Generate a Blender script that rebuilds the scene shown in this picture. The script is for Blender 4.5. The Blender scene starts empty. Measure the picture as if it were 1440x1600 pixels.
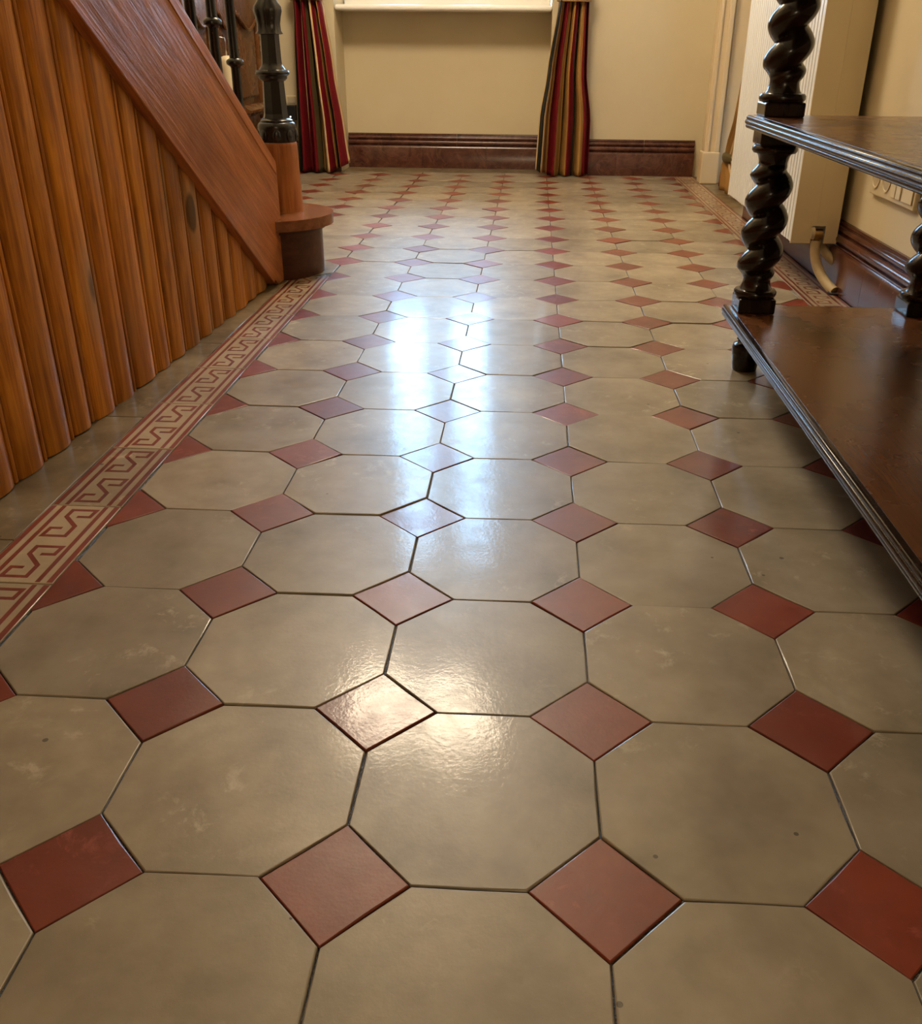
import bpy, bmesh, math, random
from mathutils import Vector, Matrix
random.seed(7)
sc = bpy.context.scene
COL = sc.collection
PI = math.pi

# ------------------------------------------------------------------ camera
cam_d = bpy.data.cameras.new('camera'); cam = bpy.data.objects.new('camera', cam_d); COL.objects.link(cam)
yaw, pitch, roll = -0.0531, 0.4642, 0.0082
_f = Vector((math.sin(yaw) * math.cos(pitch), math.cos(yaw) * math.cos(pitch), -math.sin(pitch)))
_r = Vector((math.cos(yaw), -math.sin(yaw), 0)); _u = _r.cross(_f)
_r2 = math.cos(roll) * _r + math.sin(roll) * _u; _u2 = -math.sin(roll) * _r + math.cos(roll) * _u
cam.matrix_world = Matrix(((_r2.x, _u2.x, -_f.x, -0.07068), (_r2.y, _u2.y, -_f.y, -0.4877), (_r2.z, _u2.z, -_f.z, 0.55476), (0, 0, 0, 1)))
cam_d.sensor_fit = 'AUTO'; cam_d.sensor_width = 36; cam_d.lens = 1454.02 / 1600 * 36
cam_d.shift_x = (720 - 744.24) / 1600; cam_d.clip_start = 0.02
sc.camera = cam

# ------------------------------------------------------------------ world, light, exposure
SKY = 17.0
w = bpy.data.worlds.new('sky'); sc.world = w; w.use_nodes = True
bg = w.node_tree.nodes['Background']; bg.inputs[0].default_value = (0.40, 0.70, 1.0, 1); bg.inputs[1].default_value = SKY
def light(name, kind, loc, power, color, **kw):
    d = bpy.data.lights.new(name, kind); d.energy = power; d.color = color
    for k, v in kw.items(): setattr(d, k, v)
    o = bpy.data.objects.new(name, d); COL.objects.link(o); o.location = loc; return o
por = light('window_portal', 'AREA', (-0.5, 4.60, 1.55), 1, (1, 1, 1), shape='RECTANGLE', size=1.0, size_y=1.7)
por.rotation_euler = (-PI / 2, 0, 0); por.data.cycles.is_portal = True
WARM = (1.0, 0.81, 0.57)
light('lamp_bulb', 'POINT', (-0.66, 2.76, 2.02), 36, WARM, shadow_soft_size=0.17)
light('lamp_bulb', 'POINT', (-0.34, 2.70, 2.02), 36, WARM, shadow_soft_size=0.17)
light('rear_fill_light', 'POINT', (-0.1, -2.3, 1.35), 14, WARM, shadow_soft_size=0.12)  # unseen fill added behind the camera to brighten the planks and radiator end
vs = sc.view_settings
vs.view_transform = 'Standard'; vs.look = 'None'; vs.gamma = 1; vs.use_curve_mapping = False; vs.exposure = 0.6
sc.cycles.use_denoising = True
sc.cycles.max_bounces = 10; sc.cycles.sample_clamp_indirect = 6

# ------------------------------------------------------------------ materials
class NT:
    def __init__(s, name):
        s.m = bpy.data.materials.new(name); s.m.use_nodes = True
        s.t = s.m.node_tree; s.N = s.t.nodes; s.L = s.t.links
        s.b = s.N['Principled BSDF']
    def n(s, ty, **kw):
        nd = s.N.new(ty)
        for k, v in kw.items():
            if k.startswith('i_'):
                key = k[2:]
                nd.inputs[int(key) if key.isdigit() else key.replace('_', ' ')].default_value = v
            else: setattr(nd, k, v)
        return nd
    def l(s, a, b): s.L.new(a, b)
    def coords(s, scale=(1, 1, 1), rnd=0.0, kind='Object'):
        tc = s.n('ShaderNodeTexCoord'); mp = s.n('ShaderNodeMapping'); mp.inputs['Scale'].default_value = scale
        s.l(tc.outputs[kind], mp.inputs[0])
        if rnd:
            oi = s.n('ShaderNodeObjectInfo'); mu = s.n('ShaderNodeVectorMath', operation='SCALE')
            cb = s.n('ShaderNodeCombineXYZ')
            m2 = s.n('ShaderNodeMath', operation='MULTIPLY', i_1=17.3); m3 = s.n('ShaderNodeMath', operation='MULTIPLY', i_1=-9.1)
            s.l(oi.outputs['Random'], cb.inputs[0]); s.l(oi.outputs['Random'], m2.inputs[0]); s.l(m2.outputs[0], cb.inputs[1])
            s.l(oi.outputs['Random'], m3.inputs[0]); s.l(m3.outputs[0], cb.inputs[2])
            s.l(cb.outputs[0], mu.inputs[0]); mu.inputs['Scale'].default_value = rnd; s.l(mu.outputs[0], mp.inputs['Location'])
        return mp.outputs[0]
    def noise(s, vec, scale, detail=4, rough=0.55, dist=0.0):
        nd = s.n('ShaderNodeTexNoise'); nd.inputs['Scale'].default_value = scale; nd.inputs['Detail'].default_value = detail
        nd.inputs['Roughness'].default_value = rough; nd.inputs['Distortion'].default_value = dist
        s.l(vec, nd.inputs['Vector']); return nd.outputs['Fac']
    def ramp(s, fac, stops, interp='LINEAR'):
        r = s.n('ShaderNodeValToRGB'); r.color_ramp.interpolation = interp
        e = r.color_ramp.elements
        while len(e) < len(stops): e.new(0.5)
        for el, (p, c) in zip(e, stops):
            el.position = p; el.color = c if len(c) == 4 else (*c, 1)
        s.l(fac, r.inputs[0]); return r.outputs[0]
    def mix(s, fac, a, b, mode='MIX'):
        m = s.n('ShaderNodeMix', data_type='RGBA', blend_type=mode)
        for v, i in ((fac, 0), (a, 6), (b, 7)):
            if hasattr(v, 'is_linked'): s.l(v, m.inputs[i])
            else: m.inputs[i].default_value = v if i == 0 else (*v, 1) if len(v) == 3 else v
        return m.outputs[2]
    def rng(s, fac, a, b, lo=0, hi=1):
        m = s.n('ShaderNodeMapRange'); s.l(fac, m.inputs[0])
        for i, v in enumerate((lo, hi, a, b)): m.inputs[i + 1].default_value = v
        return m.outputs[0]
    def bump(s, h, strength, dist=0.01, normal=None):
        b = s.n('ShaderNodeBump'); b.inputs['Strength'].default_value = strength; b.inputs['Distance'].default_value = dist
        s.l(h, b.inputs['Height'])
        if normal is not None: s.l(normal, b.inputs['Normal'])
        return b.outputs[0]
    def done(s, color=None, rough=None, normal=None, **kw):
        for v, k in ((color, 'Base Color'), (rough, 'Roughness'), (normal, 'Normal')):
            if v is None: continue
            if hasattr(v, 'is_linked'): s.l(v, s.b.inputs[k])
            else: s.b.inputs[k].default_value = (*v, 1) if k == 'Base Color' else v
        for k, v in kw.items(): s.b.inputs[k.replace('_', ' ')].default_value = v
        return s.m

def srgb(r, g, b):
    f = lambda c: (c / 255 / 12.92) if c / 255 <= 0.04045 else ((c / 255 + 0.055) / 1.055) ** 2.4
    return (f(r), f(g), f(b))

def tile_mat(name, base, dark, light_, ring=True, rough=(0.34, 0.44)):
    s = NT(name); v = s.coords(rnd=3.0); vo = s.coords()
    big = s.noise(v, 9, 4, 0.6); fine = s.noise(v, 70, 5, 0.7); cloud = s.noise(v, 22, 6, 0.65, 0.6)
    c = s.ramp(big, [(0.28, dark), (0.5, base), (0.72, light_)])
    c = s.mix(s.rng(fine, 0, 0.16, 0.5, 0.8), c, dark)
    oi = s.n('ShaderNodeObjectInfo')
    hv = s.n('ShaderNodeHueSaturation'); s.l(c, hv.inputs['Color'])
    s.l(s.rng(oi.outputs['Random'], 0.8, 1.14), hv.inputs['Value']); c = hv.outputs[0]
    if ring:
        ln = s.n('ShaderNodeVectorMath', operation='LENGTH'); s.l(vo, ln.inputs[0])
        ad = s.n('ShaderNodeMath', operation='ADD'); s.l(ln.outputs['Value'], ad.inputs[0]); s.l(s.rng(cloud, -0.02, 0.02), ad.inputs[1])
        rg = s.ramp(ad.outputs[0], [(0.0, (0.9, 0.9, 0.9)), (0.058, (1, 1, 1)), (0.072, (0.7, 0.7, 0.7)), (0.084, (1, 1, 1)), (0.10, (0.82, 0.82, 0.82))])
        m = s.n('ShaderNodeMath', operation='MULTIPLY'); s.l(s.rng(oi.outputs['Random'], 0, 0.55, 0.35, 1.0), m.inputs[0]); s.l(s.rng(big, 0.1, 1.0, 0.35, 0.65), m.inputs[1])
        c = s.mix(m.outputs[0], c, s.mix(1.0, c, rg, 'MULTIPLY'))
    # pits and specks
    vor = s.n('ShaderNodeTexVoronoi', feature='DISTANCE_TO_EDGE'); vor = s.n('ShaderNodeTexVoronoi'); vor.inputs['Scale'].default_value = 26; s.l(v, vor.inputs['Vector'])
    wn = s.n('ShaderNodeSeparateColor'); s.l(vor.outputs['Color'], wn.inputs[0])
    thr = s.n('ShaderNodeMath', operation='GREATER_THAN', i_1=0.72); s.l(wn.outputs[0], thr.inputs[0])
    sz = s.rng(wn.outputs[1], 0.015, 0.075)
    pit = s.n('ShaderNodeMath', operation='LESS_THAN'); s.l(vor.outputs['Distance'], pit.inputs[0]); s.l(sz, pit.inputs[1])
    pm = s.n('ShaderNodeMath', operation='MULTIPLY'); s.l(pit.outputs[0], pm.inputs[0]); s.l(thr.outputs[0], pm.inputs[1])
    c = s.mix(s.rng(pm.outputs[0], 0, 0.8), c, tuple(x * 0.25 for x in dark))
    r = s.rng(cloud, rough[0], rough[1], 0.3, 0.72)
    inv = s.n('ShaderNodeMath', operation='SUBTRACT', i_0=1.0); s.l(pm.outputs[0], inv.inputs[1])
    nb = s.bump(inv.outputs[0], 0.4, 0.001)
    nb = s.bump(s.noise(v, 210, 3, 0.6), 0.06, 0.002, nb)
    nb = s.bump(s.noise(v, 14, 2, 0.5), 0.06, 0.004, nb)
    scf = s.noise(v, 34, 7, 0.72, 0.4)
    m4 = s.n('ShaderNodeMath', operation='MULTIPLY'); s.l(s.rng(scf, 0, 1, 0.56, 0.68), m4.inputs[0]); s.l(s.rng(s.noise(v, 6, 2, 0.5), 0, 0.5, 0.5, 0.62), m4.inputs[1])
    c = s.mix(m4.outputs[0], c, tuple(min(1, x * 1.5 + 0.05) for x in light_))
    s.l(s.rng(cloud, 0.05, 0.12, 0.35, 0.65), s.b.inputs['Coat Roughness']); s.l(s.rng(scf, 0.42, 0.16, 0.35, 0.7), s.b.inputs['Coat Weight'])
    s.l(nb, s.b.inputs['Coat Normal'])
    return s.done(c, r, nb, Specular_IOR_Level=0.5)

M = {}
M['tile'] = tile_mat('grey_tile', (0.288, 0.24, 0.168), (0.185, 0.152, 0.102), (0.365, 0.315, 0.23))
M['red'] = tile_mat('red_tile', (0.185, 0.030, 0.011), (0.125, 0.018, 0.007), (0.24, 0.045, 0.018), ring=False)
M['band'] = tile_mat('border_tile_cream', (0.36, 0.285, 0.185), (0.29, 0.23, 0.145), (0.40, 0.325, 0.22), ring=False)
M['inlay'] = tile_mat('border_tile_red', (0.17, 0.026, 0.012), (0.13, 0.018, 0.008), (0.21, 0.036, 0.016), ring=False)
M['stone'] = tile_mat('edging_stone', (0.170, 0.130, 0.072), (0.100, 0.074, 0.040), (0.270, 0.219, 0.136), ring=False, rough=(0.3, 0.5))
s = NT('joint_mortar'); v = s.coords(); M['grout'] = s.done(s.ramp(s.noise(v, 60), [(0.3, (0.008, 0.006, 0.005)), (0.8, (0.06, 0.048, 0.036))]), 0.22, s.bump(s.noise(v, 190, 4, 0.7), 1.0, 0.004), Specular_IOR_Level=0.8)

s = NT('wall_plaster'); v = s.coords()
c = s.ramp(s.noise(v, 2.5, 5, 0.6), [(0.3, (0.555, 0.475, 0.315)), (0.7, (0.605, 0.525, 0.355))])
M['wall'] = s.done(c, 0.75, s.bump(s.noise(v, 90, 4), 0.08, 0.003))
s = NT('ceiling_paint'); M['ceil'] = s.done((0.75, 0.69, 0.56), 0.85)
s = NT('cream_paint'); v = s.coords(); M['cream'] = s.done(s.ramp(s.noise(v, 3), [(0.3, (0.64, 0.51, 0.32)), (0.7, (0.70, 0.57, 0.37))]), 0.38, s.bump(s.noise(v, 40), 0.04, 0.002))
s = NT('white_paint'); v = s.coords(); M['white'] = s.done(s.ramp(s.noise(v, 5), [(0.3, (0.84, 0.83, 0.79)), (0.7, (0.88, 0.87, 0.84))]), 0.3)
s = NT('radiator_enamel'); v = s.coords(); M['rad'] = s.done(s.ramp(s.noise(v, 4), [(0.3, (0.80, 0.80, 0.77)), (0.7, (0.83, 0.83, 0.80))]), 0.28)
s = NT('radiator_side'); v = s.coords(); M['radside'] = s.done(s.ramp(s.noise(v, 4), [(0.3, (0.834, 0.727, 0.496)), (0.7, (0.863, 0.754, 0.520))]), 0.35)
s = NT('pipe_lagging'); v = s.coords(); M['pipe'] = s.done(s.ramp(s.noise(v, 30), [(0.3, (0.485, 0.386, 0.224)), (0.7, (0.601, 0.488, 0.296))]), 0.55)
s = NT('socket_plastic'); v = s.coords(); M['plastic'] = s.done(s.ramp(s.noise(v, 6), [(0.3, (0.660, 0.561, 0.376)), (0.7, (0.698, 0.607, 0.416))]), 0.3)
s = NT('socket_well'); v = s.coords(); M['well'] = s.done(s.ramp(s.noise(v, 6), [(0.3, (0.42, 0.35, 0.24)), (0.7, (0.46, 0.39, 0.27))]), 0.35)
s = NT('dark_plastic'); v = s.coords(); M['black'] = s.done(s.ramp(s.noise(v, 20), [(0.3, (0.012, 0.012, 0.013)), (0.7, (0.02, 0.02, 0.021))]), 0.3)
s = NT('brass'); v = s.coords(); M['brass'] = s.done(s.ramp(s.noise(v, 30), [(0.3, (0.32, 0.2, 0.08)), (0.7, (0.45, 0.3, 0.13))]), 0.35, Metallic=1.0)
s = NT('steel'); v = s.coords(); M['steel'] = s.done(s.ramp(s.noise(v, 30), [(0.3, (0.4, 0.4, 0.4)), (0.7, (0.55, 0.54, 0.52))]), 0.3, Metallic=1.0)
s = NT('cast_iron'); v = s.coords(); M['iron'] = s.done(s.ramp(s.noise(v, 25, 5), [(0.3, (0.006, 0.005, 0.004)), (0.7, (0.014, 0.011, 0.009))]), 0.26, s.bump(s.noise(v, 120), 0.15, 0.002))
s = NT('led'); s.b.inputs['Emission Color'].default_value = (1, 0.85, 0.8, 1); M['led'] = s.done((0.9, 0.8, 0.75), 0.3, Emission_Strength=4.0)

def wood(name, c1, c2, c3, axis=2, scale=9.0, stretch=0.06, rough=(0.3, 0.46), bump=0.25, coat=0.12, knots=False, rnd=2.0, blot=0.5):
    s = NT(name); sc3 = [1, 1, 1]; sc3[axis] = stretch
    v = s.coords(tuple(sc3), rnd=rnd); v0 = s.coords(rnd=rnd)
    g = s.noise(v, scale * 7, 7, 0.65, 0.7); fi = s.noise(v, scale * 34, 4, 0.6)
    blotn = s.noise(v0, 3.5, 4, 0.55)
    c = s.ramp(g, [(0.28, c1), (0.48, c2), (0.7, c3)])
    c = s.mix(s.rng(fi, 0, 0.3, 0.5, 0.75), c, c1)
    bandn = s.noise(v, scale * 1.6, 3, 0.5, 0.5)
    c = s.mix(s.rng(bandn, 0.0, 0.75, 0.5, 0.68), c, tuple(0.45 * x + 0.55 * y_ for x, y_ in zip(c2, c1)))
    c = s.mix(s.rng(blotn, 0, blot, 0.52, 0.75), c, tuple(x * 0.55 for x in c1))
    oi = s.n('ShaderNodeObjectInfo'); hv = s.n('ShaderNodeHueSaturation'); s.l(c, hv.inputs['Color'])
    s.l(s.rng(oi.outputs['Random'], 0.7, 1.12), hv.inputs['Value']); c = hv.outputs[0]
    if knots:
        sk = [1, 1, 1]; sk[axis] = 0.42
        vk = s.coords(tuple(sk), rnd=rnd)
        vo = s.n('ShaderNodeTexVoronoi'); vo.inputs['Scale'].default_value = 7.0; s.l(vk, vo.inputs['Vector'])
        sp = s.n('ShaderNodeSeparateColor'); s.l(vo.outputs['Color'], sp.inputs[0])
        th = s.n('ShaderNodeMath', operation='GREATER_THAN', i_1=0.3); s.l(sp.outputs[0], th.inputs[0])
        kk = s.ramp(vo.outputs['Distance'], [(0.0, (1, 1, 1)), (0.14, (0.9, 0.9, 0.9)), (0.32, (0, 0, 0))])
        km = s.n('ShaderNodeMath', operation='MULTIPLY'); s.l(kk, km.inputs[0]); s.l(th.outputs[0], km.inputs[1])
        c = s.mix(s.rng(km.outputs[0], 0, 0.6), c, (0.36, 0.22, 0.11))
        k2 = s.ramp(vo.outputs['Distance'], [(0.0, (1, 1, 1)), (0.10, (1, 1, 1)), (0.13, (0, 0, 0))])
        km2 = s.n('ShaderNodeMath', operation='MULTIPLY'); s.l(k2, km2.inputs[0]); s.l(th.outputs[0], km2.inputs[1])
        c = s.mix(s.rng(km2.outputs[0], 0, 0.8), c, (0.05, 0.025, 0.012))
    r = s.rng(s.noise(v0, 12, 4), rough[0], rough[1], 0.3, 0.7)
    nb = s.bump(g, bump, 0.0025); nb = s.bump(fi, bump * 0.6, 0.0010, nb)
    return s.done(c, r, nb, Coat_Weight=coat, Coat_Roughness=0.15, Specular_IOR_Level=0.22)

M['plank'] = wood('pine_plank', (0.179, 0.049, 0.003), (0.493, 0.169, 0.014), (0.784, 0.325, 0.036), axis=2, knots=True)
M['string'] = wood('stringer_pine', (0.170, 0.047, 0.010), (0.360, 0.112, 0.027), (0.520, 0.186, 0.053), axis=1, bump=1.0, scale=7)
M['block'] = wood('newel_wood', (0.220, 0.065, 0.015), (0.380, 0.126, 0.033), (0.520, 0.195, 0.057), axis=2, scale=11)
M['tread'] = wood('tread_wood', (0.130, 0.047, 0.020), (0.200, 0.074, 0.031), (0.280, 0.112, 0.049), axis=0, scale=8, rough=(0.15, 0.28))
M['riser'] = wood('riser_wood', (0.035, 0.010, 0.005), (0.06, 0.018, 0.009), (0.085, 0.028, 0.014), axis=0, scale=6, bump=0.1)
M['shelf'] = wood('oak_shelf', (0.085, 0.031, 0.011), (0.118, 0.046, 0.017), (0.15, 0.061, 0.023), axis=1, scale=20, stretch=0.05, rough=(0.22, 0.32), bump=0.06, coat=0.3, blot=0.1)
M['dark'] = wood('dark_stained_wood', (0.010, 0.005, 0.003), (0.020, 0.010, 0.006), (0.034, 0.018, 0.011), axis=2, scale=8, rough=(0.16, 0.3), bump=0.12, coat=0.4)
M['door'] = wood('door_oak', (0.070, 0.026, 0.009), (0.130, 0.051, 0.016), (0.190, 0.079, 0.027), axis=2, scale=9, rough=(0.2, 0.35))

s = NT('brown_marble'); v = s.coords(rnd=1.5)
n1 = s.noise(v, 14, 8, 0.65, 1.2); n2 = s.noise(v, 5, 5, 0.6, 2.0)
c = s.ramp(n1, [(0.3, (0.035, 0.012, 0.008)), (0.5, (0.075, 0.024, 0.015)), (0.72, (0.115, 0.042, 0.026))])
c = s.mix(s.ramp(n2, [(0.47, (0, 0, 0)), (0.5, (0.22, 0.22, 0.22)), (0.53, (0, 0, 0))]), c, (0.2, 0.09, 0.06))
M['marble'] = s.done(c, s.rng(n1, 0.14, 0.26), Specular_IOR_Level=0.5)

def cloth(name, c):
    s = NT(name); v = s.coords((1, 1, 0.5)); f = s.noise(v, 300, 3); bl = s.noise(v, 10)
    col = s.ramp(bl, [(0.3, tuple(x * 0.82 for x in c)), (0.7, tuple(min(1, x * 1.12) for x in c))])
    return s.done(col, 0.62, s.bump(f, 0.25, 0.001), Specular_IOR_Level=0.2)
M['c_green'] = cloth('cloth_dark_green', (0.014, 0.015, 0.008))
M['c_red'] = cloth('cloth_crimson', (0.13, 0.004, 0.008))
M['c_gold'] = cloth('cloth_gold', (0.330, 0.175, 0.048))
M['c_cream'] = cloth('cloth_cream', (0.580, 0.414, 0.224))
M['c_olive'] = cloth('cloth_olive', (0.10, 0.075, 0.03))
M['c_black'] = cloth('cloth_black_green', (0.012, 0.012, 0.009))

s = NT('window_glass')
for nd in list(s.N):
    if nd.type == 'BSDF_PRINCIPLED': s.N.remove(nd)
tr = s.n('ShaderNodeBsdfTransparent'); tr.inputs[0].default_value = (0.94, 0.97, 1, 1)
gl = s.n('ShaderNodeBsdfGlossy'); gl.inputs['Roughness'].default_value = 0.02
fr = s.n('ShaderNodeFresnel', i_IOR=1.5); mx = s.n('ShaderNodeMixShader')
s.l(fr.outputs[0], mx.inputs[0]); s.l(tr.outputs[0], mx.inputs[1]); s.l(gl.outputs[0], mx.inputs[2])
s.l(mx.outputs[0], s.N['Material Output'].inputs[0]); M['glass'] = s.m

# ------------------------------------------------------------------ helpers
def mesh_obj(name, bm, mats, parent=None, loc=(0, 0, 0), smooth=False, auto=None):
    me = bpy.data.meshes.new(name)
    bmesh.ops.recalc_face_normals(bm, faces=bm.faces)
    bm.to_mesh(me); bm.free()
    for m in (mats if isinstance(mats, (list, tuple)) else [mats]): me.materials.append(M[m] if isinstance(m, str) else m)
    if smooth:
        me.polygons.foreach_set('use_smooth', [True] * len(me.polygons))
        if auto: me.set_sharp_from_angle(angle=math.radians(auto))
    return place(name, me, parent, loc)
def place(name, me, parent=None, loc=(0, 0, 0), rot=(0, 0, 0)):
    o = bpy.data.objects.new(name, me); COL.objects.link(o); o.location = loc; o.rotation_euler = rot
    if parent is not None: o.parent = parent
    return o
def thing(name, label, cat, loc=(0, 0, 0), group=None, rotz=0):
    o = bpy.data.objects.new(name, None); o.empty_display_size = 0.05; COL.objects.link(o); o.location = loc; o.rotation_euler = (0, 0, rotz)
    return tag(o, label, cat, group)
def tag(o, label, cat, group=None):
    o['label'] = label; o['category'] = cat
    if group: o['group'] = group
    return o
def struct(o): o['kind'] = 'structure'; return o
def bxb(bm, x0, x1, y0, y1, z0, z1, bev=0.0, seg=2):
    b2 = bmesh.new()
    bmesh.ops.create_cube(b2, size=1)
    for v in b2.verts:
        v.co = Vector(((x0 + x1) / 2 + v.co.x * (x1 - x0), (y0 + y1) / 2 + v.co.y * (y1 - y0), (z0 + z1) / 2 + v.co.z * (z1 - z0)))
    if bev: bmesh.ops.bevel(b2, geom=b2.edges[:], offset=bev, segments=seg, profile=0.5, affect='EDGES')
    join(bm, b2)
def join(bm, b2, mat=None):
    me = bpy.data.meshes.new('t'); b2.to_mesh(me); b2.free(); bm.from_mesh(me); bpy.data.meshes.remove(me)
def box(name, x0, x1, y0, y1, z0, z1, mat, parent=None, bev=0.0, seg=2):
    cx, cy = (x0 + x1) / 2, (y0 + y1) / 2
    if parent is not None and parent.type == 'EMPTY': pass
    bm = bmesh.new(); bxb(bm, x0, x1, y0, y1, z0, z1, bev, seg)
    return mesh_obj(name, bm, mat, parent)
def lathe(bm, prof, cx=0, cy=0, n=32, cap=True, fn=None):
    rings = []
    for r, z in prof:
        ring = []
        for k in range(n):
            a = 2 * PI * k / n; rr = r if fn is None else fn(r, z, a)
            ring.append(bm.verts.new((cx + rr * math.cos(a), cy + rr * math.sin(a), z)))
        rings.append(ring)
    for a, b in zip(rings, rings[1:]):
        for k in range(n): bm.faces.new((a[k], a[(k + 1) % n], b[(k + 1) % n], b[k]))
    if cap: bm.faces.new(rings[0][::-1]); bm.faces.new(rings[-1])
def prism(bm, poly, fn0, fn1):
    """extrude a 2-D outline between two mappings of (u, v) -> xyz"""
    a = [bm.verts.new(fn0(u, v)) for u, v in poly]; b = [bm.verts.new(fn1(u, v)) for u, v in poly]
    n = len(poly)
    for i in range(n): bm.faces.new((a[i], a[(i + 1) % n], b[(i + 1) % n], b[i]))
    bm.faces.new(a[::-1]); bm.faces.new(b)
def tube(bm, pts, r, n=12, radii=None):
    pts = [Vector(p) for p in pts]; rings = []; up = None
    for i, p in enumerate(pts):
        d = (pts[min(i + 1, len(pts) - 1)] - pts[max(i - 1, 0)]).normalized()
        if up is None: up = Vector((0, 0, 1)) if abs(d.z) < 0.9 else Vector((0, 1, 0))
        a = d.cross(up).normalized(); up = a.cross(d).normalized()
        rr = radii[i] if radii else r
        rings.append([bm.verts.new(p + rr * (math.cos(2 * PI * k / n) * a + math.sin(2 * PI * k / n) * up)) for k in range(n)])
    for a, b in zip(rings, rings[1:]):
        for k in range(n): bm.faces.new((a[k], a[(k + 1) % n], b[(k + 1) % n], b[k]))
    bm.faces.new(rings[0][::-1]); bm.faces.new(rings[-1])
def arc_pts(p0, p1, p2, n=10):
    p0, p1, p2 = map(Vector, (p0, p1, p2))
    return [(1 - t) ** 2 * p0 + 2 * t * (1 - t) * p1 + t * t * p2 for t in [i / n for i in range(n + 1)]]

# ------------------------------------------------------------------ room shell
XR, XL, YB, YREC, YF, ZC = 0.735, -1.35, 4.31, 4.515, -2.6, 2.9
P = 0.2; H = 0.0567                      # tile pitch, half diagonal of the red tile
BI_L, BO_L = -0.603, -0.700              # left border strip
BI_R, BO_R = 0.611, 0.706                # right border strip
def wallbox(name, *a, mat='wall'): return struct(box(name, *a, mat))
# right wall: near part, then a doorway (3.12..4.07), then the far piece
wr = wallbox('wall_right', XR, XR + 0.2, YF, 3.12, -0.05, ZC)
bm = bmesh.new(); bxb(bm, XR, XR + 0.30, 4.07, YB + 0.4, -0.05, ZC); o = mesh_obj('door_pier', bm, 'wall', wr)
bm = bmesh.new(); bxb(bm, XR, XR + 0.2, 3.12, 4.07, 2.1, ZC); o = mesh_obj('door_lintel', bm, 'wall', wr)
# back wall: right piece, left piece, recess under and around the window
bm = bmesh.new()
bxb(bm, 0.0, XR, YB, YB + 0.4, -0.05, ZC); bxb(bm, XL, -1.0, YB, YB + 0.4, -0.05, ZC)
bxb(bm, -1.0, 0.0, YREC, YB + 0.4, -0.05, 0.72); bxb(bm, -1.0, 0.0, YB, YB + 0.4, 2.42, ZC)
struct(mesh_obj('wall_back', bm, 'wall'))
wallbox('wall_left', XL - 0.2, XL, YF, YB + 0.4, -0.05, ZC)
wallbox('wall_front', XL - 0.2, XR + 0.2, YF - 0.2, YF, -0.05, ZC)
wallbox('ceiling', XL - 0.2, XR + 0.4, YF - 0.2, YB + 0.4, ZC, ZC + 0.15, mat='ceil')

# window: frame, casements, panes, sill
wy = YREC + 0.04
win = struct(box('window_1', -0.995, -0.005, wy + 0.0, wy + 0.07, 0.722, 0.775, 'white', None, 0.006))
for nm, a in (('head_rail', (-0.995, -0.005, wy, wy + 0.07, 2.36, 2.42)), ('side_jamb', (-0.995, -0.815, wy, wy + 0.07, 0.775, 2.36)), ('side_jamb', (-0.29, -0.005, wy, wy + 0.07, 0.775, 2.36)),
              ('mullion', (-0.63, -0.475, wy - 0.01, wy + 0.07, 0.775, 2.36)), ('glazing_bar', (-0.815, -0.63, wy + 0.01, wy + 0.05, 1.72, 1.755)), ('glazing_bar', (-0.475, -0.29, wy + 0.01, wy + 0.05, 1.72, 1.755))):
    box(nm, *a, 'white', win, 0.005)
for x0, x1 in ((-0.815, -0.63), (-0.475, -0.29)):
    for z0, z1 in ((0.775, 1.72), (1.755, 2.36)): box('pane', x0, x1, wy + 0.028, wy + 0.032, z0, z1, 'glass', win)
sill = box('window_sill', -1.0, 0.0, YB + 0.012, wy, 0.698, 0.722, 'white', win, 0.011, 4); sill['label'] = 'white painted sill board'

# ------------------------------------------------------------------ floor
bm = bmesh.new(); bxb(bm, XL, XR + 0.3, YF, YREC, -0.06, -0.0024)
floor = struct(mesh_obj('floor', bm, 'grout'))
def clip(poly, a, b, c):      # keep a*x + b*y <= c
    out = []
    for i in range(len(poly)):
        p, q = poly[i], poly[(i + 1) % len(poly)]
        dp, dq = a * p[0] + b * p[1] - c, a * q[0] + b * q[1] - c
        if dp <= 0: out.append(p)
        if dp * dq < 0: t = dp / (dp - dq); out.append((p[0] + t * (q[0] - p[0]), p[1] + t * (q[1] - p[1])))
    return out
def clip_rect(poly, x0, x1, y0, y1):
    for a, b, c in ((1, 0, x1), (-1, 0, -x0), (0, 1, y1), (0, -1, -y0)):
        poly = clip(poly, a, b, c)
        if len(poly) < 3: return []
    return poly
def inset(poly, d):
    n = len(poly); res = []
    ar = sum(poly[i][0] * poly[(i + 1) % n][1] - poly[(i + 1) % n][0] * poly[i][1] for i in range(n)); sg = 1 if ar > 0 else -1
    L = []
    for i in range(n):
        p, q = Vector(poly[i]), Vector(poly[(i + 1) % n]); e = (q - p).normalized(); nn = Vector((-e.y, e.x)) * sg
        L.append((nn, nn.dot(p) + d))
    for i in range(n):
        (n1, c1), (n2, c2) = L[i - 1], L[i]; det = n1.x * n2.y - n1.y * n2.x
        if abs(det) < 1e-6: res.append(tuple(Vector(poly[i]) + n2 * d)); continue
        res.append(((c1 * n2.y - c2 * n1.y) / det, (n1.x * c2 - n2.x * c1) / det))
    return res
def dedupe(poly):
    out = []
    for p in poly:
        if not out or (abs(p[0] - out[-1][0]) + abs(p[1] - out[-1][1])) > 2e-3: out.append(p)
    if len(out) > 1 and (abs(out[0][0] - out[-1][0]) + abs(out[0][1] - out[-1][1])) < 2e-3: out.pop()
    return out
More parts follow.
